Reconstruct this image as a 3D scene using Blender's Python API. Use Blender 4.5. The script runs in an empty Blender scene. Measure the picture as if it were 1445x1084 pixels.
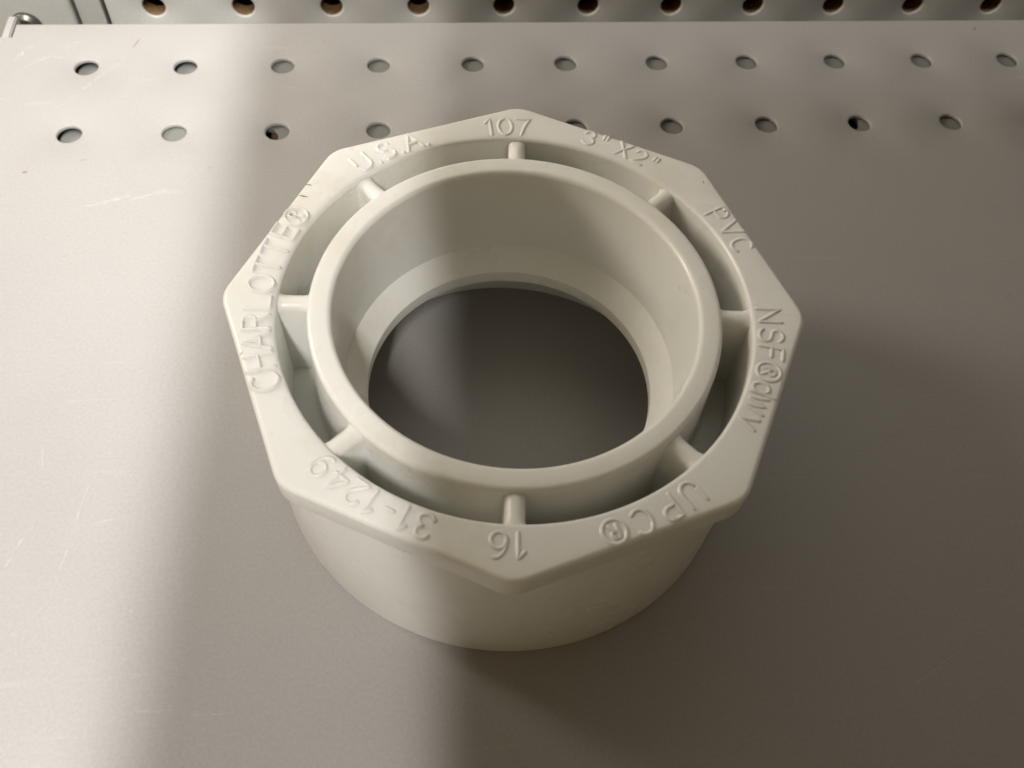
import bpy, bmesh, math, random
from mathutils import Vector, Matrix
random.seed(7)
MM = 0.001
SC = bpy.context.scene
COL = SC.collection

# ------------------------------------------------------------------ camera
cam_d = bpy.data.cameras.new('camera')
cam = bpy.data.objects.new('camera', cam_d)
COL.objects.link(cam)
cam.location = (-14.04*MM, -94.45*MM, 166.31*MM)
cam.rotation_euler = (math.radians(32.902), math.radians(-2.851), math.radians(-4.334))
cam_d.sensor_width = 36.0
cam_d.lens = 1319.75/1445*36.0
cam_d.clip_start = 0.005
cam_d.clip_end = 50
cam_d.dof.use_dof = True
cam_d.dof.focus_distance = 0.178
cam_d.dof.aperture_fstop = cam_d.lens*MM/(1.15*MM)      # a phone's 1.15 mm pupil
SC.camera = cam

# ------------------------------------------------------------------ world, exposure
w = bpy.data.worlds.new('World')
SC.world = w
w.use_nodes = True
bg = w.node_tree.nodes['Background']
bg.inputs[0].default_value = (1.0, 0.77, 0.45, 1)
bg.inputs[1].default_value = 0.21
SC.view_settings.view_transform = 'Standard'
SC.view_settings.look = 'None'
SC.view_settings.gamma = 1
SC.view_settings.exposure = 0
SC.view_settings.use_curve_mapping = False

# ------------------------------------------------------------------ lamps
def area(name, loc, target, sx, sy, watts, colr, spread=180):
    d = bpy.data.lights.new(name, 'AREA')
    d.shape = 'RECTANGLE'; d.size = sx; d.size_y = sy
    d.energy = watts; d.color = colr; d.spread = math.radians(spread)
    o = bpy.data.objects.new(name, d); COL.objects.link(o)
    o.location = loc
    dv = (Vector(target)-Vector(loc)).normalized()
    # local Y kept along the aisle (world y)
    z = -dv; y = Vector((0, 1, 0)); x = y.cross(z).normalized(); y = z.cross(x)
    o.rotation_euler = Matrix((x, y, z)).transposed().to_euler()
    return o
EH = 0.25                                   # height of the added, unseen shade panel
EX = -0.0130-0.12*EH                        # its left end
AH, BH = 0.52, 1.40                         # heights of the two tubes
area('tube_lamp', (-0.0130-0.12*AH, -0.78*AH, AH), (-0.02, -0.16, 0), 0.011, 0.16, 3.05, (1.0, 0.96, 0.93))
area('tube_lamp', (-0.0685+(EX+0.0685)/EH*BH, -0.58, BH), (-0.1, -0.08, 0), 0.065, 0.95, 37.0, (1.0, 1.0, 1.0))
area('fill_lamp', (-0.24, 0.115, 0.18), (0.20, 0.21, 0.11), 0.12, 0.06, 0.43, (1.0, 0.90, 0.79), 115)  # added soft fill from the back left, no lamp known there

# ------------------------------------------------------------------ materials
def mat(name, base, rough=0.5, spec=0.5, metal=0.0):
    m = bpy.data.materials.new(name); m.use_nodes = True
    b = m.node_tree.nodes['Principled BSDF']
    b.inputs['Base Color'].default_value = (*base, 1)
    b.inputs['Roughness'].default_value = rough
    b.inputs['Specular IOR Level'].default_value = spec
    b.inputs['Metallic'].default_value = metal
    return m, m.node_tree, b
def noise(nt, scale, detail=3, rough=0.55):
    tc = nt.nodes.new('ShaderNodeTexCoord')
    n = nt.nodes.new('ShaderNodeTexNoise')
    n.inputs['Scale'].default_value = scale
    n.inputs['Detail'].default_value = detail
    n.inputs['Roughness'].default_value = rough
    nt.links.new(tc.outputs['Object'], n.inputs['Vector'])
    return n
def ramp(nt, src, stops):
    r = nt.nodes.new('ShaderNodeValToRGB')
    e = r.color_ramp.elements
    while len(e) < len(stops): e.new(0.5)
    for k, (p, c) in enumerate(stops):
        e[k].position = p; e[k].color = (*c, 1)
    nt.links.new(src, r.inputs[0])
    return r
def mix(nt, mode, fac, a, b):
    m = nt.nodes.new('ShaderNodeMix'); m.data_type = 'RGBA'; m.blend_type = mode
    for s, v in ((m.inputs['Factor'], fac), (m.inputs['A'], a), (m.inputs['B'], b)):
        if isinstance(v, (int, float)): s.default_value = v
        elif isinstance(v, tuple): s.default_value = (*v, 1)
        else: nt.links.new(v, s)
    return m.outputs['Result']
def bump(nt, b, src, dist, strength=1.0):
    n = nt.nodes.new('ShaderNodeBump')
    n.inputs['Distance'].default_value = dist
    n.inputs['Strength'].default_value = strength
    nt.links.new(src, n.inputs['Height'])
    nt.links.new(n.outputs[0], b.inputs['Normal'])

# white moulded PVC, a little creamy, faintly mottled and dusty
M_pvc, nt, b = mat('white_pvc', (0.8, 0.78, 0.70), 0.36, 0.5)
n1 = noise(nt, 60, 4); n2 = noise(nt, 420, 4, 0.6); n3 = noise(nt, 900, 2)
c = ramp(nt, n1.outputs[0], [(0.3, (0.79, 0.79, 0.74)), (0.7, (0.82, 0.822, 0.785))])
d = ramp(nt, n2.outputs[0], [(0.0, (0.55, 0.50, 0.40)), (0.225, (0.84, 0.82, 0.77)), (0.27, (1, 1, 1))])
nt.links.new(mix(nt, 'MULTIPLY', 1.0, c.outputs[0], d.outputs[0]), b.inputs['Base Color'])
n6 = noise(nt, 24, 6, 0.7)
gr = ramp(nt, n6.outputs[0], [(0.30, (0.90, 0.88, 0.83)), (0.46, (1, 1, 1))])
nt.links.new(mix(nt, 'MULTIPLY', 1.0, mix(nt, 'MULTIPLY', 1.0, c.outputs[0], d.outputs[0]), gr.outputs[0]), b.inputs['Base Color'])
rr = ramp(nt, n1.outputs[0], [(0.3, (0.36,)*3), (0.7, (0.25,)*3)])
nt.links.new(rr.outputs[0], b.inputs['Roughness'])
n5 = noise(nt, 75, 2)
ad = nt.nodes.new('ShaderNodeMath'); ad.operation = 'MULTIPLY_ADD'
nt.links.new(n5.outputs[0], ad.inputs[0]); ad.inputs[1].default_value = 4.0
nt.links.new(n3.outputs[0], ad.inputs[2])
bump(nt, b, ad.outputs[0], 0.00003, 0.7)
b.inputs['Subsurface Weight'].default_value = 0.18
b.inputs['Subsurface Radius'].default_value = (1.0, 1.0, 0.72)
b.inputs['Subsurface Scale'].default_value = 0.002

# grey-beige powder-coated steel
def paint(name, lo, hi, rough):
    m, nt, b = mat(name, hi, rough, 0.4)
    n1 = noise(nt, 9, 5); n2 = noise(nt, 1500, 3, 0.7); n4 = noise(nt, 260, 3, 0.7)
    c = ramp(nt, n1.outputs[0], [(0.32, lo), (0.68, hi)])
    g = ramp(nt, n2.outputs[0], [(0.25, (0.90,)*3), (0.75, (1.06,)*3)])
    s = ramp(nt, n4.outputs[0], [(0.0, (0.4, 0.37, 0.33)), (0.2, (0.5, 0.47, 0.42)), (0.235, (1, 1, 1))])
    x = mix(nt, 'MULTIPLY', 1.0, c.outputs[0], g.outputs[0])
    x = mix(nt, 'MULTIPLY', 1.0, x, s.outputs[0])
    tc = nt.nodes.new('ShaderNodeTexCoord'); mp = nt.nodes.new('ShaderNodeMapping')
    mp.inputs['Rotation'].default_value = (0, 0, 0.5); mp.inputs['Scale'].default_value = (30, 420, 30)
    nw = nt.nodes.new('ShaderNodeTexNoise'); nw.inputs['Scale'].default_value = 1; nw.inputs['Detail'].default_value = 5
    nw.inputs['Distortion'].default_value = 0.6
    nt.links.new(tc.outputs['Object'], mp.inputs[0]); nt.links.new(mp.outputs[0], nw.inputs['Vector'])
    q = ramp(nt, nw.outputs[0], [(0.66, (1, 1, 1)), (0.76, (1.10, 1.10, 1.09))])
    x = mix(nt, 'MULTIPLY', 1.0, x, q.outputs[0])
    nt.links.new(x, b.inputs['Base Color'])
    r = ramp(nt, n1.outputs[0], [(0.3, (rough-0.05,)*3), (0.7, (rough+0.06,)*3)])
    nt.links.new(r.outputs[0], b.inputs['Roughness'])
    bump(nt, b, n2.outputs[0], 0.00002, 0.5)
    return m
M_shelf = paint('shelf_paint', (0.316, 0.303, 0.288), (0.348, 0.334, 0.319), 0.46)
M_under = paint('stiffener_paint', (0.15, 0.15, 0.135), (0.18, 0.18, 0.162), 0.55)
M_post = paint('post_paint', (0.40, 0.39, 0.355), (0.44, 0.43, 0.395), 0.5)
M_peg = paint('pegboard_paint', (0.41, 0.40, 0.37), (0.45, 0.44, 0.41), 0.6)
M_fibre, nt, b = mat('brown_hardboard', (0.20, 0.12, 0.055), 0.9, 0.2)
n1 = noise(nt, 1400, 5, 0.75)
c = ramp(nt, n1.outputs[0], [(0.3, (0.10, 0.055, 0.022)), (0.7, (0.30, 0.19, 0.09))])
nt.links.new(c.outputs[0], b.inputs['Base Color']); bump(nt, b, n1.outputs[0], 0.0004)
M_dark, nt, b = mat('void_dark', (0.03, 0.022, 0.015), 0.9, 0.2)  # near-black standing for the shade behind the pegboard
M_steel, nt, b = mat('dark_steel', (0.12, 0.115, 0.10), 0.35, 0.5, 0.8)
M_scuff, nt, b = mat('scuffed_paint', (0.78, 0.76, 0.72), 0.6, 0.3)
n1 = noise(nt, 900, 3, 0.7)
tb = nt.nodes.new('ShaderNodeBsdfTransparent'); ms = nt.nodes.new('ShaderNodeMixShader')
r = ramp(nt, n1.outputs[0], [(0.42, (0, 0, 0)), (0.70, (0.30,)*3)])
nt.links.new(r.outputs[0], ms.inputs[0]); nt.links.new(tb.outputs[0], ms.inputs[1])
nt.links.new(b.outputs[0], ms.inputs[2])
nt.links.new(ms.outputs[0], nt.nodes['Material Output'].inputs[0])
M_mark, nt, b = mat('dark_scratch', (0.20, 0.18, 0.15), 0.7, 0.3)

# ------------------------------------------------------------------ helpers
def link(name, bm, mats, parent=None, smooth=True, autosmooth=None):
    for v in bm.verts: v.co *= MM
    me = bpy.data.meshes.new(name)
    bmesh.ops.recalc_face_normals(bm, faces=bm.faces)
    if smooth:
        for f in bm.faces: f.smooth = True
        if autosmooth:
            for e in bm.edges:
                if len(e.link_faces) == 2 and e.calc_face_angle(0) > math.radians(autosmooth): e.smooth = False
    bm.to_mesh(me); bm.free()
    for m in (mats if isinstance(mats, (list, tuple)) else [mats]): me.materials.append(m)
    o = bpy.data.objects.new(name, me); COL.objects.link(o)
    if parent: o.parent = parent
    return o
def thing(name, label, cat, loc=(0, 0, 0)):
    o = bpy.data.objects.new(name, None); COL.objects.link(o)
    o.empty_display_size = 0.02
    o['label'] = label; o['category'] = cat
    o.location = loc
    return o
def fillet(p0, p1, p2, r, n=6):
    """round corner p1 of a (r,z) profile"""
    a = Vector(p0)-Vector(p1); c = Vector(p2)-Vector(p1)
    a.normalize(); c.normalize()
    ang = a.angle(c); t = r/math.tan(ang/2)
    s = Vector(p1)+a*t; e = Vector(p1)+c*t
    cen = Vector(p1)+(a+c).normalized()*(r/math.sin(ang/2))
    out = []
    a0 = math.atan2(s.y-cen.y, s.x-cen.x); a1 = math.atan2(e.y-cen.y, e.x-cen.x)
    dd = (a1-a0+math.pi) % (2*math.pi)-math.pi
    for k in range(n+1):
        q = a0+dd*k/n
        out.append((cen.x+r*math.cos(q), cen.y+r*math.sin(q)))
    return out
def rounded(pts, closed=True):
    """pts: (r, z, fillet radius)"""
    out = []; n = len(pts)
    for i, (x, y, f) in enumerate(pts):
        if f <= 0: out.append((x, y)); continue
        out += fillet(pts[i-1][:2], (x, y), pts[(i+1) % n][:2], f, 6 if f > 0.5 else 4)
    return out
def revolve(bm, prof, seg=192, closed=True):
    rings = []
    for k in range(seg):
        a = 2*math.pi*k/seg; c, s = math.cos(a), math.sin(a)
        rings.append([bm.verts.new((r*c, r*s, z)) for r, z in prof])
    n = len(prof)
    for k in range(seg):
        A, B = rings[k], rings[(k+1) % seg]
        for i in range(n if closed else n-1):
            j = (i+1) % n
            bm.faces.new((A[i], A[j], B[j], B[i]))
def box(bm, x0, x1, y0, y1, z0, z1, bev=0, seg=2):
    m = Matrix.Translation(((x0+x1)/2, (y0+y1)/2, (z0+z1)/2)) @ Matrix.Diagonal((x1-x0, y1-y0, z1-z0, 1))
    r = bmesh.ops.create_cube(bm, size=1, matrix=m)
    if bev:
        es = {e for v in r['verts'] for e in v.link_edges}
        bmesh.ops.bevel(bm, geom=list(es), offset=bev, segments=seg, affect='EDGES', profile=0.5)

def holed_sheet(bm, xs, ys, holes, rad, put, prof, mi_face=0, mi_wall=0, seg=32):
    """flat sheet over the grid xs*ys; cells named in holes {(i,j)} get a round
    hole at (cx,cy) whose wall follows prof [(dr, depth)...]; put(x,y,d)->co"""
    for i in range(len(xs)-1):
        for j in range(len(ys)-1):
            x0, x1, y0, y1 = xs[i], xs[i+1], ys[j], ys[j+1]
            h = holes.get((i, j))
            if h is None:
                f = bm.faces.new([bm.verts.new(put(x, y, 0)) for x, y in ((x0, y0), (x1, y0), (x1, y1), (x0, y1))])
                f.material_index = mi_face; continue
            cx, cy = h
            outer = []; rings = [[] for _ in prof]
            for k in range(seg):
                a = 2*math.pi*(k+0.5)/seg; c, s = math.cos(a), math.sin(a)
                # point on the rectangle's border in that direction
                tx = ((x1-cx) if c > 0 else (x0-cx))/c if abs(c) > 1e-9 else 1e9
                ty = ((y1-cy) if s > 0 else (y0-cy))/s if abs(s) > 1e-9 else 1e9
                t = min(tx, ty)
                outer.append((cx+t*c, cy+t*s))
                for q, (dr, dep) in enumerate(prof):
                    rings[q].append(bm.verts.new(put(cx+(rad+dr)*c, cy+(rad+dr)*s, dep)))
            ov = [bm.verts.new(put(x, y, 0)) for x, y in outer]
            corners = {}
            for k in range(seg):
                k2 = (k+1) % seg
                p, q = outer[k], outer[k2]
                vs = [ov[k]]
                if abs(p[0]-q[0]) > 1e-6 and abs(p[1]-q[1]) > 1e-6:
                    cxn = x1 if max(p[0], q[0]) > cx and abs(max(p[0], q[0])-x1) < 1e-6 else x0
                    cyn = y1 if abs(max(p[1], q[1])-y1) < 1e-6 else y0
                    vs.append(bm.verts.new(put(cxn, cyn, 0)))
                vs += [ov[k2], rings[0][k2], rings[0][k]]
                f = bm.faces.new(vs); f.material_index = mi_face
                for q in range(len(prof)-1):
                    f = bm.faces.new((rings[q][k], rings[q][k2], rings[q+1][k2], rings[q+1][k]))
                    f.material_index = mi_wall if q >= 3 else mi_face
    bmesh.ops.remove_doubles(bm, verts=bm.verts, dist=0.002)

# ------------------------------------------------------------------ store shelf
PX, RY1, RY2 = -102.02, 116.03, 90.80            # first visible hole and the two rows
shelf = thing('store_shelf', 'beige grey painted metal shelf with two rows of round holes, under the white fitting', 'shelf')
xs = [PX-12.7+25.4*k for k in range(-1, 18)]
xs = [-128.6]+[x for x in xs if x > -127]
x_last = 520.0
xs = xs+[x_last]
ys = [-275.0, 78.2, 103.41, 128.4]
holes = {}
for i in range(len(xs)-1):
    for j, ry in ((1, RY2), (2, RY1)):
        k = round((((xs[i]+xs[i+1])/2)-PX)/25.4)
        cx = PX+25.4*k
        if xs[i]+5 < cx < xs[i+1]-5 and xs[i+1]-xs[i] < 30: holes[(i, j)] = (cx, ry)
bm = bmesh.new()
hp = [(0.42, 0), (0.20, -0.08), (0.05, -0.26), (0, -0.5), (0, -0.9)]
holed_sheet(bm, xs, ys, holes, 2.98, lambda x, y, d: (x, y, d), hp)
# back strip with the notch for the bracket, turned down at the back
def strip(bm, x0, x1, prof):
    a = [bm.verts.new((x0, y, z)) for y, z in prof]; c = [bm.verts.new((x1, y, z)) for y, z in prof]
    for i in range(len(prof)-1): bm.faces.new((a[i], c[i], c[i+1], a[i+1]))
back = [(128.4, 0), (133.4, 0)]+[(133.4+1.2*math.sin(t), -1.2+1.2*math.cos(t)) for t in [math.pi/2*k/6 for k in range(1, 7)]]+[(134.6, -24)]
strip(bm, -123.2, x_last, back)
front = [(-275, 0)]+[(-275-3*math.sin(t), -3+3*math.cos(t)) for t in [math.pi/2*k/6 for k in range(1, 7)]]+[(-278, -32)]
strip(bm, -128.6, x_last, front)
left = [(-128.6, 0)]+[(-128.6-1*math.sin(t), -1+math.cos(t)) for t in [math.pi/2*k/4 for k in range(1, 5)]]+[(-129.6, -24)]
a = [bm.verts.new((x, -275, z)) for x, z in left]; c = [bm.verts.new((x, 128.4, z)) for x, z in left]
for i in range(len(left)-1): bm.faces.new((a[i], c[i], c[i+1], a[i+1]))
# walls of the notch
for q in (((-128.6, 128.4), (-123.2, 128.4)), ((-123.2, 128.4), (-123.2, 133.4))):
    vs = [bm.verts.new((*p, z)) for p, z in ((q[0], 0), (q[1], 0), (q[1], -1.5), (q[0], -1.5))]
    bm.faces.new(vs)
sheet_bm = bm
# hat-section stiffener under the holes
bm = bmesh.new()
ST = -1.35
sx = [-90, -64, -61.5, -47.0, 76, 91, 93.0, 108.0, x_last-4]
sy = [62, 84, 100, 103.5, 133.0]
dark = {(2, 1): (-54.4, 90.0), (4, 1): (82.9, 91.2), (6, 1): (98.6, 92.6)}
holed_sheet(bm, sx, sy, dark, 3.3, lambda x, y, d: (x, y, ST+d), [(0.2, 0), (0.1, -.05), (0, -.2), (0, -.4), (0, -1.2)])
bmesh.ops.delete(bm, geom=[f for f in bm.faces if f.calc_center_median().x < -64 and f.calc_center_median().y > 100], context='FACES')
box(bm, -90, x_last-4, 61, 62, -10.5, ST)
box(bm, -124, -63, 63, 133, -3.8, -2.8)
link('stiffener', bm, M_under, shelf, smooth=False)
bm = bmesh.new()
box(bm, -126, x_last-2, -270, 133, -7, -6)
link('bottom_pan', bm, M_fibre, shelf, smooth=False)

# scuffs and scratches in the paint
def streak(bm, pts, wd, jitter=0.3, z=0.012, mi=1):
    prev = None
    P = []
    for (x0, y0), (x1, y1) in zip(pts[:-1], pts[1:]):
        n = max(2, int(math.hypot(x1-x0, y1-y0)/0.8))
        P += [(x0+(x1-x0)*k/n, y0+(y1-y0)*k/n) for k in range(n)]
    P.append(pts[-1])
    for i, (x, y) in enumerate(P):
        t = i/(len(P)-1); q = P[min(i+1, len(P)-1)]; r = P[max(i-1, 0)]
        dx, dy = q[0]-r[0], q[1]-r[1]; l = math.hypot(dx, dy) or 1
        ww = wd*(0.35+0.65*math.sin(math.pi*min(1, max(0, t))))*random.uniform(1-jitter, 1+jitter)/2
        ox, oy = random.uniform(-.06, .06), random.uniform(-.06, .06)
        a = bm.verts.new((x+ox-dy/l*ww, y+oy+dx/l*ww, z)); c = bm.verts.new((x+ox+dy/l*ww, y+oy-dx/l*ww, z))
        if prev:
            f = bm.faces.new((prev[1], prev[0], a, c)); f.material_index = mi
        prev = (a, c)
bm = sheet_bm
for pts, wd in [
    ([(-104, 103.5), (-98, 112), (-92, 120)], 0.8), ([(-108, 99), (-104.5, 102.5)], 0.9),
    ([(-118, 116), (-112, 121), (-107, 119)], 1.2), ([(-121, 119), (-117, 126)], 1.0), ([(-109, 124), (-105, 127)], 0.8),
    ([(-95, 66.2), (-89, 67.5), (-84, 69.6)], 1.0), ([(-84, 68), (-76, 70.5), (-71, 70.2)], 1.2), ([(-72, 72.5), (-67.4, 79)], 0.4),
    ([(-91.6, 1.6), (-90.7, -3.5)], 0.45), ([(-80.5, -4.3), (-82, -11), (-82.8, -19), (-84, -27)], 0.4),
    ([(-89.6, -14.6), (-92.5, -20), (-94.4, -27)], 0.5), ([(-79, -15.5), (-75, -14.5)], 0.4),
    ([(-69, -44.5), (-65.5, -44.6)], 0.3), ([(-68, -50.8), (-60, -51)], 0.4), ([(-58.5, -52), (-50, -52.2)], 0.3),
    ([(28.5, 114.2), (31.5, 112.5)], 0.5), ([(74.2, 103.5), (77, 106)], 0.35), ([(100, 84), (112, 83.6)], 0.25),
    ([(60, -60), (90, -44)], 0.3), ([(118, 30), (122, 33)], 0.3), ([(-52, 108), (-47, 106.5)], 0.3), ([(-30, 79), (-27, 82)], 0.25)]:
    streak(bm, pts, wd)
for k in range(70):
    x, y = random.choice([(-112, 112), (-100, 105), (-86, 67), (-80, -30), (-74, -44), (40, 100), (90, -10)])
    x += random.gauss(0, 9); y += random.gauss(0, 8)
    if math.hypot(x, y) < 50: continue
    a = random.uniform(0, 6.3); l = random.uniform(0.3, 1.1)
    streak(bm, [(x, y), (x+l*math.cos(a), y+l*math.sin(a))], random.uniform(0.2, 0.5))
for k in range(110):
    x, y = random.uniform(-105, 165), random.uniform(-65, 130)
    if math.hypot(x, y) < 50 or any(abs(y-r) < 5 and abs((x-PX+12.7) % 25.4-12.7) < 5 for r in (RY1, RY2)): continue
    a = random.gauss(0.4, 0.5); l = random.choice((0.4, 0.6, 1.2, 2.5, 5.0))
    streak(bm, [(x, y), (x+l*math.cos(a)*.5, y+l*math.sin(a)*.5+.05*l), (x+l*math.cos(a), y+l*math.sin(a))], random.uniform(0.12, 0.30))
for pts, wd in [([(-91.2, 123.6), (-90.0, 127.4)], 0.35), ([(-110.6, 77.6), (-109.3, 77.9)], 0.6), ([(-98, 81.5), (-96.5, 81.6)], 0.25),
                ([(146.5, 129.2), (147.8, 130.6)], 0.5), ([(141, 116), (141.4, 116.3)], 0.3), ([(92, 100.5), (92.3, 100.8)], 0.3),
                ([(103, 85), (103.3, 85.3)], 0.35), ([(-67, 78), (-66.4, 78.3)], .3), ([(-41, 126), (-40.7, 126.3)], .4), ([(25, 121), (25.3, 121.2)], .35)]:
    streak(bm, pts, wd, z=0.018, mi=2)
link('shelf_sheet', bm, [M_shelf, M_scuff, M_mark], shelf, smooth=True, autosmooth=35)

# ------------------------------------------------------------------ pegboard behind
peg = thing('pegboard_panel', 'grey painted pegboard with brown hardboard showing in its holes, behind the shelf', 'pegboard', (0, 0.1483, -0.08))
PEGX0, PEGZ0, PEGDX = -90.15, -5.0, 25.17
pxs = [-103.3]+[PEGX0-12.58+PEGDX*k for k in range(1, 19)]+[520]
pzs = [-80]+[PEGZ0-12.7+25.4*k for k in range(-1, 18)]+[448]
holes = {}
for i in range(len(pxs)-2):
    for j in range(1, len(pzs)-2):
        holes[(i, j)] = (PEGX0+PEGDX*i, PEGZ0+25.4*(j-2)+0.0)
bm = bmesh.new()
pp = [(0.45, 0), (0.22, 0.1), (0.06, 0.3), (0, 0.6), (0.06, 2.2), (-0.05, 3.6), (0.04, 5.2)]
holed_sheet(bm, pxs, pzs, holes, 3.15, lambda x, z, d: (x, d, z+80), pp, 0, 1, 28)
link('board', bm, [M_peg, M_fibre], peg, smooth=True, autosmooth=40)
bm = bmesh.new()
box(bm, -103, 520, 30, 32, -0, 528)  # dark sheet added as the unlit void behind the holes
link('void_sheet', bm, M_dark, peg, smooth=False)

# ------------------------------------------------------------------ upright post and bracket at the left end
post = thing('upright_post', 'grey painted steel upright at the left end of the pegboard', 'post', (-0.14, 0.15, -0.08))
def mv(bm, dx, dy, dz):
    for v in bm.verts: v.co += Vector((dx, dy, dz))
bm = bmesh.new(); box(bm, -185, -112.4, 146.2, 176, -80, 448, 1.6, 4); mv(bm, 140, -150, 80)
link('channel', bm, M_post, post, autosmooth=40)
bm = bmesh.new(); box(bm, -111.5, -104.35, 147.6, 176, -80, 448, 0.5, 2); mv(bm, 140, -150, 80)
link('edge_strip', bm, M_post, post, autosmooth=40)
bm = bmesh.new()
revolve(bm, rounded([(0.0, 0, 0), (4.3, 0, 0), (4.3, 1.2, 0.5), (3.2, 2.2, 0.6), (0.0, 2.5, 0)], False), 48, False)
bmesh.ops.rotate(bm, verts=bm.verts, matrix=Matrix.Rotation(math.pi/2, 3, 'X'))
mv(bm, -126.2+140, 146.3-150, -9.3+80)
link('bolt_head', bm, M_steel, post, autosmooth=40)
br = thing('shelf_bracket', 'painted metal bracket tip poking out past the back left corner of the shelf', 'bracket', (-0.125, 0.13, -0.03))
bm = bmesh.new()
out = [(20, -26), (128.6, -24), (138.0, -14), (138.0, -0.6), (137.4, 0.0), (128.6, 0.0), (126, -1.6), (20, -1.6)]
f = bm.faces.new([bm.verts.new((-126.2, y, z)) for y, z in out])
r = bmesh.ops.extrude_face_region(bm, geom=[f])
bmesh.ops.translate(bm, verts=[v for v in r['geom'] if isinstance(v, bmesh.types.BMVert)], vec=(2.3, 0, 0))
bmesh.ops.bevel(bm, geom=bm.edges[:], offset=0.35, segments=2, affect='EDGES')
mv(bm, 125, -130, 30)
link('plate', bm, M_shelf, br, autosmooth=40)

# unseen panel added to throw the long soft shade over the right
bm = bmesh.new()
qx = lambda y: EX/MM+0.045*(y+185.6)             # its end is slanted to set the slant of the shade edges
f = bm.faces.new([bm.verts.new((x, y, EH/MM)) for x, y in ((qx(-650), -650), (900, -650), (900, 52), (qx(52), 52))])
r = bmesh.ops.extrude_face_region(bm, geom=[f])
bmesh.ops.translate(bm, verts=[v for v in r['geom'] if isinstance(v, bmesh.types.BMVert)], vec=(0, 0, 18))
us = link('shade_panel', bm, M_post, smooth=False); us['kind'] = 'structure'

# ------------------------------------------------------------------ the PVC reducer bushing
bush = thing('pipe_bushing', 'white PVC pipe reducer bushing with an octagonal rim and raised lettering, standing on the shelf', 'pipe fitting')
ZT = 43.5
# spigot: the plain round wall that stands on the shelf
bm = bmesh.new()
revolve(bm, rounded([(38.2, 0.0, 0.4), (44.6, 0.0, 0.35), (44.85, 39.0, 0), (44.0, 43.1, 0), (40.6, 43.44, 0), (39.3, 43.46, 0.75), (39.05, 24.0, 0), (39.0, 17.0, 0), (38.4, 17.0, 0)]), 224)
link('spigot', bm, M_pvc, bush, autosmooth=50)
# socket: ring, bore, sloping stop shoulder, web and the groove's floor
bm = bmesh.new()
prof = rounded([(39.2, 17.2, 0), (39.2, 25.0, 0), (34.8, 25.0, 0.8), (34.35, 43.75, 0.9), (30.4, 43.75, 0.95), (29.75, 24.5, 0.15), (26.3, 20.2, 0.2), (26.4, 17.2, 0.15)])
revolve(bm, prof, 224)
link('socket', bm, M_pvc, bush, autosmooth=50)
# flange: octagon outside, round groove wall inside
ROT = math.radians(85.0); AP = 45.02; RF = 5.5
def octa(theta, inset):
    d = (theta-ROT) % (math.pi/4)
    if d > math.pi/8: d -= math.pi/4
    a = AP-inset; rf = RF-inset*0.5
    cd = (a-rf)/math.cos(math.pi/8)              # fillet centre on the corner ray
    flat = a/math.cos(math.pi/8-abs(d))
    tang = math.atan2(rf*math.sin(math.pi/8), cd+rf*math.cos(math.pi/8))
    if abs(d) < tang:
        return cd*math.cos(d)+math.sqrt(max(0, rf*rf-(cd*math.sin(d))**2))
    return flat
bm = bmesh.new(); SEG = 448
inner = [(41.5, 37.6), (41.2, 42.6), (40.1, 43.3), (40.0, 43.455), (40.35, 43.5)]
outer = [(0.85*(1-math.sin(t)), 42.65+0.85*math.cos(t)) for t in [math.pi/2*k/7 for k in range(0, 8)]]
outer += [(0.12, 38.6)]+[(0.12+0.8*(1-math.cos(t)), 38.6-0.8*math.sin(t)) for t in [math.pi/2*k/4 for k in range(1, 5)]]
prev = first = None
for k in range(SEG):
    th = 2*math.pi*k/SEG; c, s = math.cos(th), math.sin(th)
    ring = [bm.verts.new((r*c, r*s, z)) for r, z in inner]
    r0 = inner[-1][0]; r1 = octa(th, outer[0][0])
    ring += [bm.verts.new(((r0+(r1-r0)*t)*c, (r0+(r1-r0)*t)*s, ZT)) for t in (0.33, 0.66)]
    ring += [bm.verts.new((octa(th, i)*c, octa(th, i)*s, z)) for i, z in outer]
    if prev:
        for i in range(len(ring)): bm.faces.new((prev[i-1], prev[i], ring[i], ring[i-1]))
    else: first = ring
    prev = ring
for i in range(len(ring)): bm.faces.new((prev[i-1], prev[i], first[i], first[i-1]))
for deg, r0, r1, wd in ((144.2, 43.3, 45.0, 0.28), (140.8, 44.6, 45.6, 0.3), (-170, 44.6, 45.0, .2), (36, 45.5, 45.9, .22)):
    a = math.radians(deg)
    streak(bm, [(r0*math.cos(a), r0*math.sin(a)), (r1*math.cos(a+.012), r1*math.sin(a+.012))], wd, z=ZT+0.012, mi=1)
flange = link('flange', bm, [M_pvc, M_mark], bush, autosmooth=50)
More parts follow.
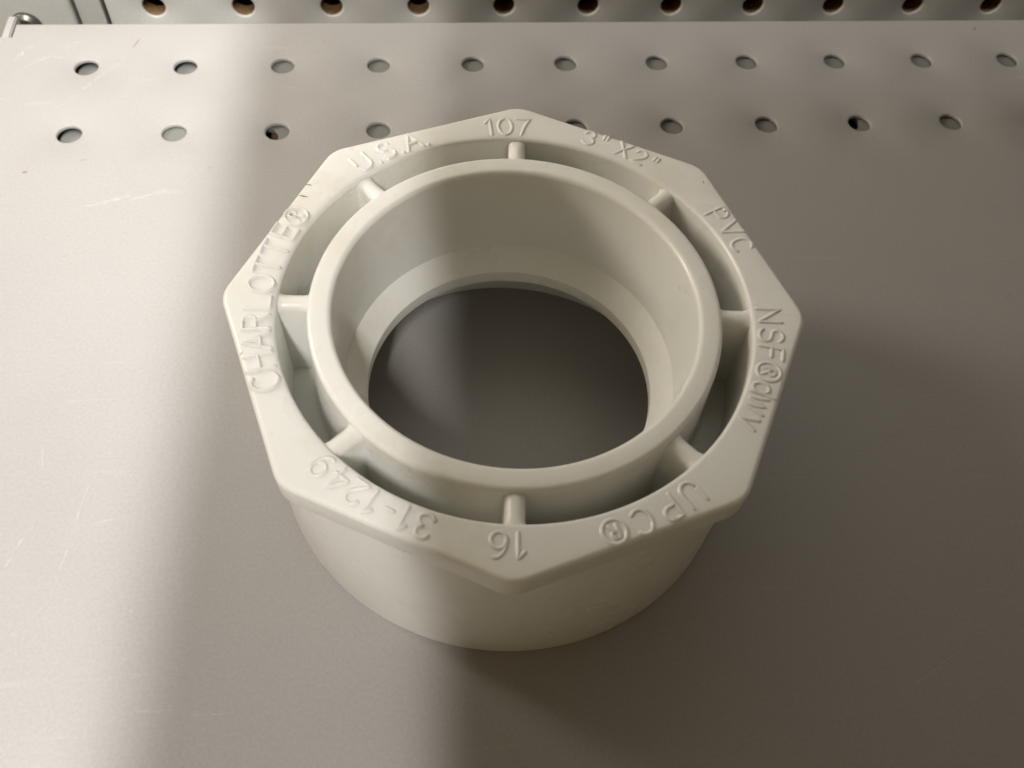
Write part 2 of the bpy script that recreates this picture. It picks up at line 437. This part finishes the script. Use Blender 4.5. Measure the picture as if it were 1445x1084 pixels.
# eight ribs bridging the groove
def rib(deg):
    bm = bmesh.new()
    hw, top = 1.55, 42.9
    sec = [(-hw*1.15, 19.0), (-hw, top-1.4)]+[(-hw*math.cos(t), top-1.4+1.4*math.sin(t)) for t in [math.pi*k/10 for k in range(1, 10)]]+[(hw, top-1.4), (hw*1.15, 19.0)]
    n = 8; rows = []
    for k in range(n+1):
        r = 34.0+5.6*k/n
        fl = (0.4*max(0, 1-(r-34.3)/1.0)**2 if r < 35.3 else 0)+(0.4*max(0, 1-(39.3-r)/1.0)**2 if r > 38.3 else 0)
        rows.append([bm.verts.new((r, (x+math.copysign(fl, x) if abs(x) > .2 else x), z)) for x, z in sec])
    for k in range(n):
        for i in range(len(sec)-1): bm.faces.new((rows[k][i], rows[k][i+1], rows[k+1][i+1], rows[k+1][i]))
    bm.faces.new(rows[0]); bm.faces.new(rows[-1])
    bmesh.ops.rotate(bm, verts=bm.verts, matrix=Matrix.Rotation(math.radians(deg), 3, 'Z'))
    link('rib', bm, M_pvc, bush, autosmooth=50)
for k in range(8): rib(85.3+45*k)

# raised lettering: each word a ridge of rounded strokes on the flange's top
def arc(cx, cy, rx, ry, a0, a1, n=14):
    return [(cx+rx*math.cos(math.radians(a0+(a1-a0)*k/n)), cy+ry*math.sin(math.radians(a0+(a1-a0)*k/n))) for k in range(n+1)]
G = {
 'C': (0.78, [arc(.40, .5, .40, .5, 48, 312, 18)]),
 'H': (0.72, [[(0, 0), (0, 1)], [(.72, 0), (.72, 1)], [(0, .52), (.72, .52)]]),
 'A': (0.80, [[(0, 0), (.40, 1), (.80, 0)], [(.15, .36), (.65, .36)]]),
 'R': (0.70, [[(0, 0), (0, 1), (.40, 1)]+arc(.40, .75, .26, .25, 90, -90, 10)+[(0, .5)], [(.36, .5), (.70, 0)]]),
 'L': (0.60, [[(0, 1), (0, 0), (.60, 0)]]),
 'O': (0.86, [arc(.43, .5, .43, .5, 0, 360, 26)]),
 'T': (0.76, [[(0, 1), (.76, 1)], [(.38, 1), (.38, 0)]]),
 'E': (0.62, [[(.62, 1), (0, 1), (0, 0), (.62, 0)], [(0, .52), (.54, .52)]]),
 'U': (0.74, [[(0, 1), (0, .36)]+arc(.37, .37, .37, .37, 180, 360, 14)+[(.74, 1)]]),
 'S': (0.66, [arc(.33, .755, .31, .245, 25, 260, 12)+arc(.33, .26, .33, .26, 85, -155, 12)]),
 '.': (0.06, [[(.03, 0), (.03, .03)]]),
 '1': (0.30, [[(0, .76), (.24, 1), (.24, 0)]]),
 '0': (0.64, [arc(.32, .5, .32, .5, 0, 360, 24)]),
 '7': (0.64, [[(0, 1), (.64, 1), (.40, .52), (.26, 0)]]),
 '3': (0.62, [arc(.30, .755, .28, .245, 160, -80, 12)+arc(.30, .26, .32, .26, 85, -160, 12)]),
 '"': (0.24, [[(.02, 1), (.02, .74)], [(.22, 1), (.22, .74)]]),
 'X': (0.70, [[(0, 0), (.70, 1)], [(0, 1), (.70, 0)]]),
 '2': (0.64, [arc(.31, .70, .30, .30, 165, -20, 12)+[(.50, .46), (0, 0), (.64, 0)]]),
 'P': (0.64, [[(0, 0), (0, 1), (.38, 1)]+arc(.38, .73, .26, .27, 90, -90, 10)+[(0, .46)]]),
 'V': (0.76, [[(0, 1), (.38, 0), (.76, 1)]]),
 'N': (0.74, [[(0, 0), (0, 1), (.74, 0), (.74, 1)]]),
 'F': (0.60, [[(0, 0), (0, 1), (.60, 1)], [(0, .52), (.50, .52)]]),
 'd': (0.56, [arc(.27, .34, .27, .34, 0, 360, 18), [(.56, 1), (.56, 0)]]),
 'w': (0.86, [[(0, .74), (.22, 0), (.43, .72), (.64, 0), (.86, .74)]]),
 'v': (0.56, [[(0, .74), (.28, 0), (.56, .74)]]),
 '6': (0.62, [arc(.31, .32, .31, .32, 0, 360, 20), arc(.42, .32, .42, .68, 180, 82, 10)]),
 '9': (0.62, [arc(.31, .68, .31, .32, 0, 360, 20), arc(.20, .68, .42, .68, 0, -98, 10)]),
 '-': (0.34, [[(0, .42), (.34, .42)]]),
 '4': (0.66, [[(.50, 0), (.50, 1), (0, .30), (.66, .30)]]),
 '®': (1.0, [arc(.50, .5, .50, .5, 0, 360, 28), [(.34, .24), (.34, .78), (.52, .78)]+arc(.52, .645, .14, .135, 90, -90, 6)+[(.34, .51)], [(.52, .51), (.68, .24)]]),
}
def ridge(bm, pts, hw, ht, z0):
    """sweep a half-round ridge along a 2-D polyline (mm)"""
    P = [pts[0]]
    for p in pts[1:]:
        q = P[-1]; n = max(1, int(math.hypot(p[0]-q[0], p[1]-q[1])/0.35))
        P += [(q[0]+(p[0]-q[0])*k/n, q[1]+(p[1]-q[1])*k/n) for k in range(1, n+1)]
    closed = math.hypot(P[0][0]-P[-1][0], P[0][1]-P[-1][1]) < 1e-3
    if closed: P = P[:-1]
    N = len(P); rows = []
    prof = [(-1.35, -0.10), (-1.0, .14), (-.72, .6), (-.36, .92), (0, 1), (.36, .92), (.72, .6), (1.0, .14), (1.35, -0.10)]
    for i, p in enumerate(P):
        if closed: a, c = P[i-1], P[(i+1) % N]
        else: a, c = P[max(0, i-1)], P[min(N-1, i+1)]
        dx, dy = c[0]-a[0], c[1]-a[1]; l = math.hypot(dx, dy) or 1
        nx, ny = -dy/l, dx/l
        rows.append([bm.verts.new((p[0]+nx*hw*u, p[1]+ny*hw*u, z0+ht*v)) for u, v in prof])
    def cap(row, p, d):
        v0 = [bm.verts.new((p[0]+d[0]*hw*s+(v.co.x-p[0])*q, p[1]+d[1]*hw*s+(v.co.y-p[1])*q, z0+(v.co.z-z0)*h)) for v in row for s, q, h in ((0.75, .7, .6),)]
        v1 = [bm.verts.new((p[0]+d[0]*hw*1.3+(v.co.x-p[0])*.35, p[1]+d[1]*hw*1.3+(v.co.y-p[1])*.35, z0-0.1*ht)) for v in row]
        for A, B in ((row, v0), (v0, v1)):
            for i in range(len(A)-1): bm.faces.new((A[i], A[i+1], B[i+1], B[i]))
    for k in range(N if closed else N-1):
        A, B = rows[k], rows[(k+1) % N]
        for i in range(len(prof)-1): bm.faces.new((A[i], A[i+1], B[i+1], B[i]))
    if not closed:
        for row, p, q in ((rows[0], P[0], P[1]), (rows[-1], P[-1], P[-2])):
            dx, dy = p[0]-q[0], p[1]-q[1]; l = math.hypot(dx, dy) or 1
            cap(row, p, (dx/l, dy/l))
def word(text, angs, radius=42.3, h=4.0, ht=0.29, hw=0.33):
    bm = bmesh.new()
    for ch, a in zip(text, angs):
        wd, strokes = G[ch]
        a = math.radians(a)
        up = (math.cos(a), math.sin(a)); rt = (math.sin(a), -math.cos(a))
        hh = h*(0.98 if ch == '®' else 1)*1.0
        for s in strokes:
            pts = []
            for u, v in s:
                x = (u-wd/2)*hh*0.94; y = (v-0.5)*hh
                pts.append((up[0]*(radius+y)+rt[0]*x, up[1]*(radius+y)+rt[1]*x))
            ridge(bm, pts, hw, ht, ZT)
    link('lettering', bm, M_pvc, flange)
word('CHARLOTTE®', [-161.2-5.33*k for k in range(10)], 42.3, 4.2, 0.56, 0.31)
word('U.S.A.', [127.3, 123.4, 120.2, 116.6, 113.0, 109.4], 42.4, 4.0, 0.36)
word('107', [92.6, 88.4, 83.9], 42.7, 4.3, 0.19)
word('3"X2"', [66.6, 62.6, 57.2, 52.6, 48.8], 42.7, 3.5, 0.18)
word('PVC', [26.6, 21.4, 16.0], 42.4, 3.8, 0.19)
word('NSF®dwv', [-5.3, -10.9, -15.7, -20.9, -25.8, -30.2, -35.2], 42.3, 3.9, 0.22)
word('UPC®', [-57.3, -63.0, -69.3, -75.3], 42.7, 3.9, 0.23)
word('16', [-93.7, -97.9], 42.8, 3.9, 0.20)
word('31-1249', [-112.6, -116.6, -120.2, -124.0, -127.9, -132.3, -137.2], 42.2, 3.8, 0.36)
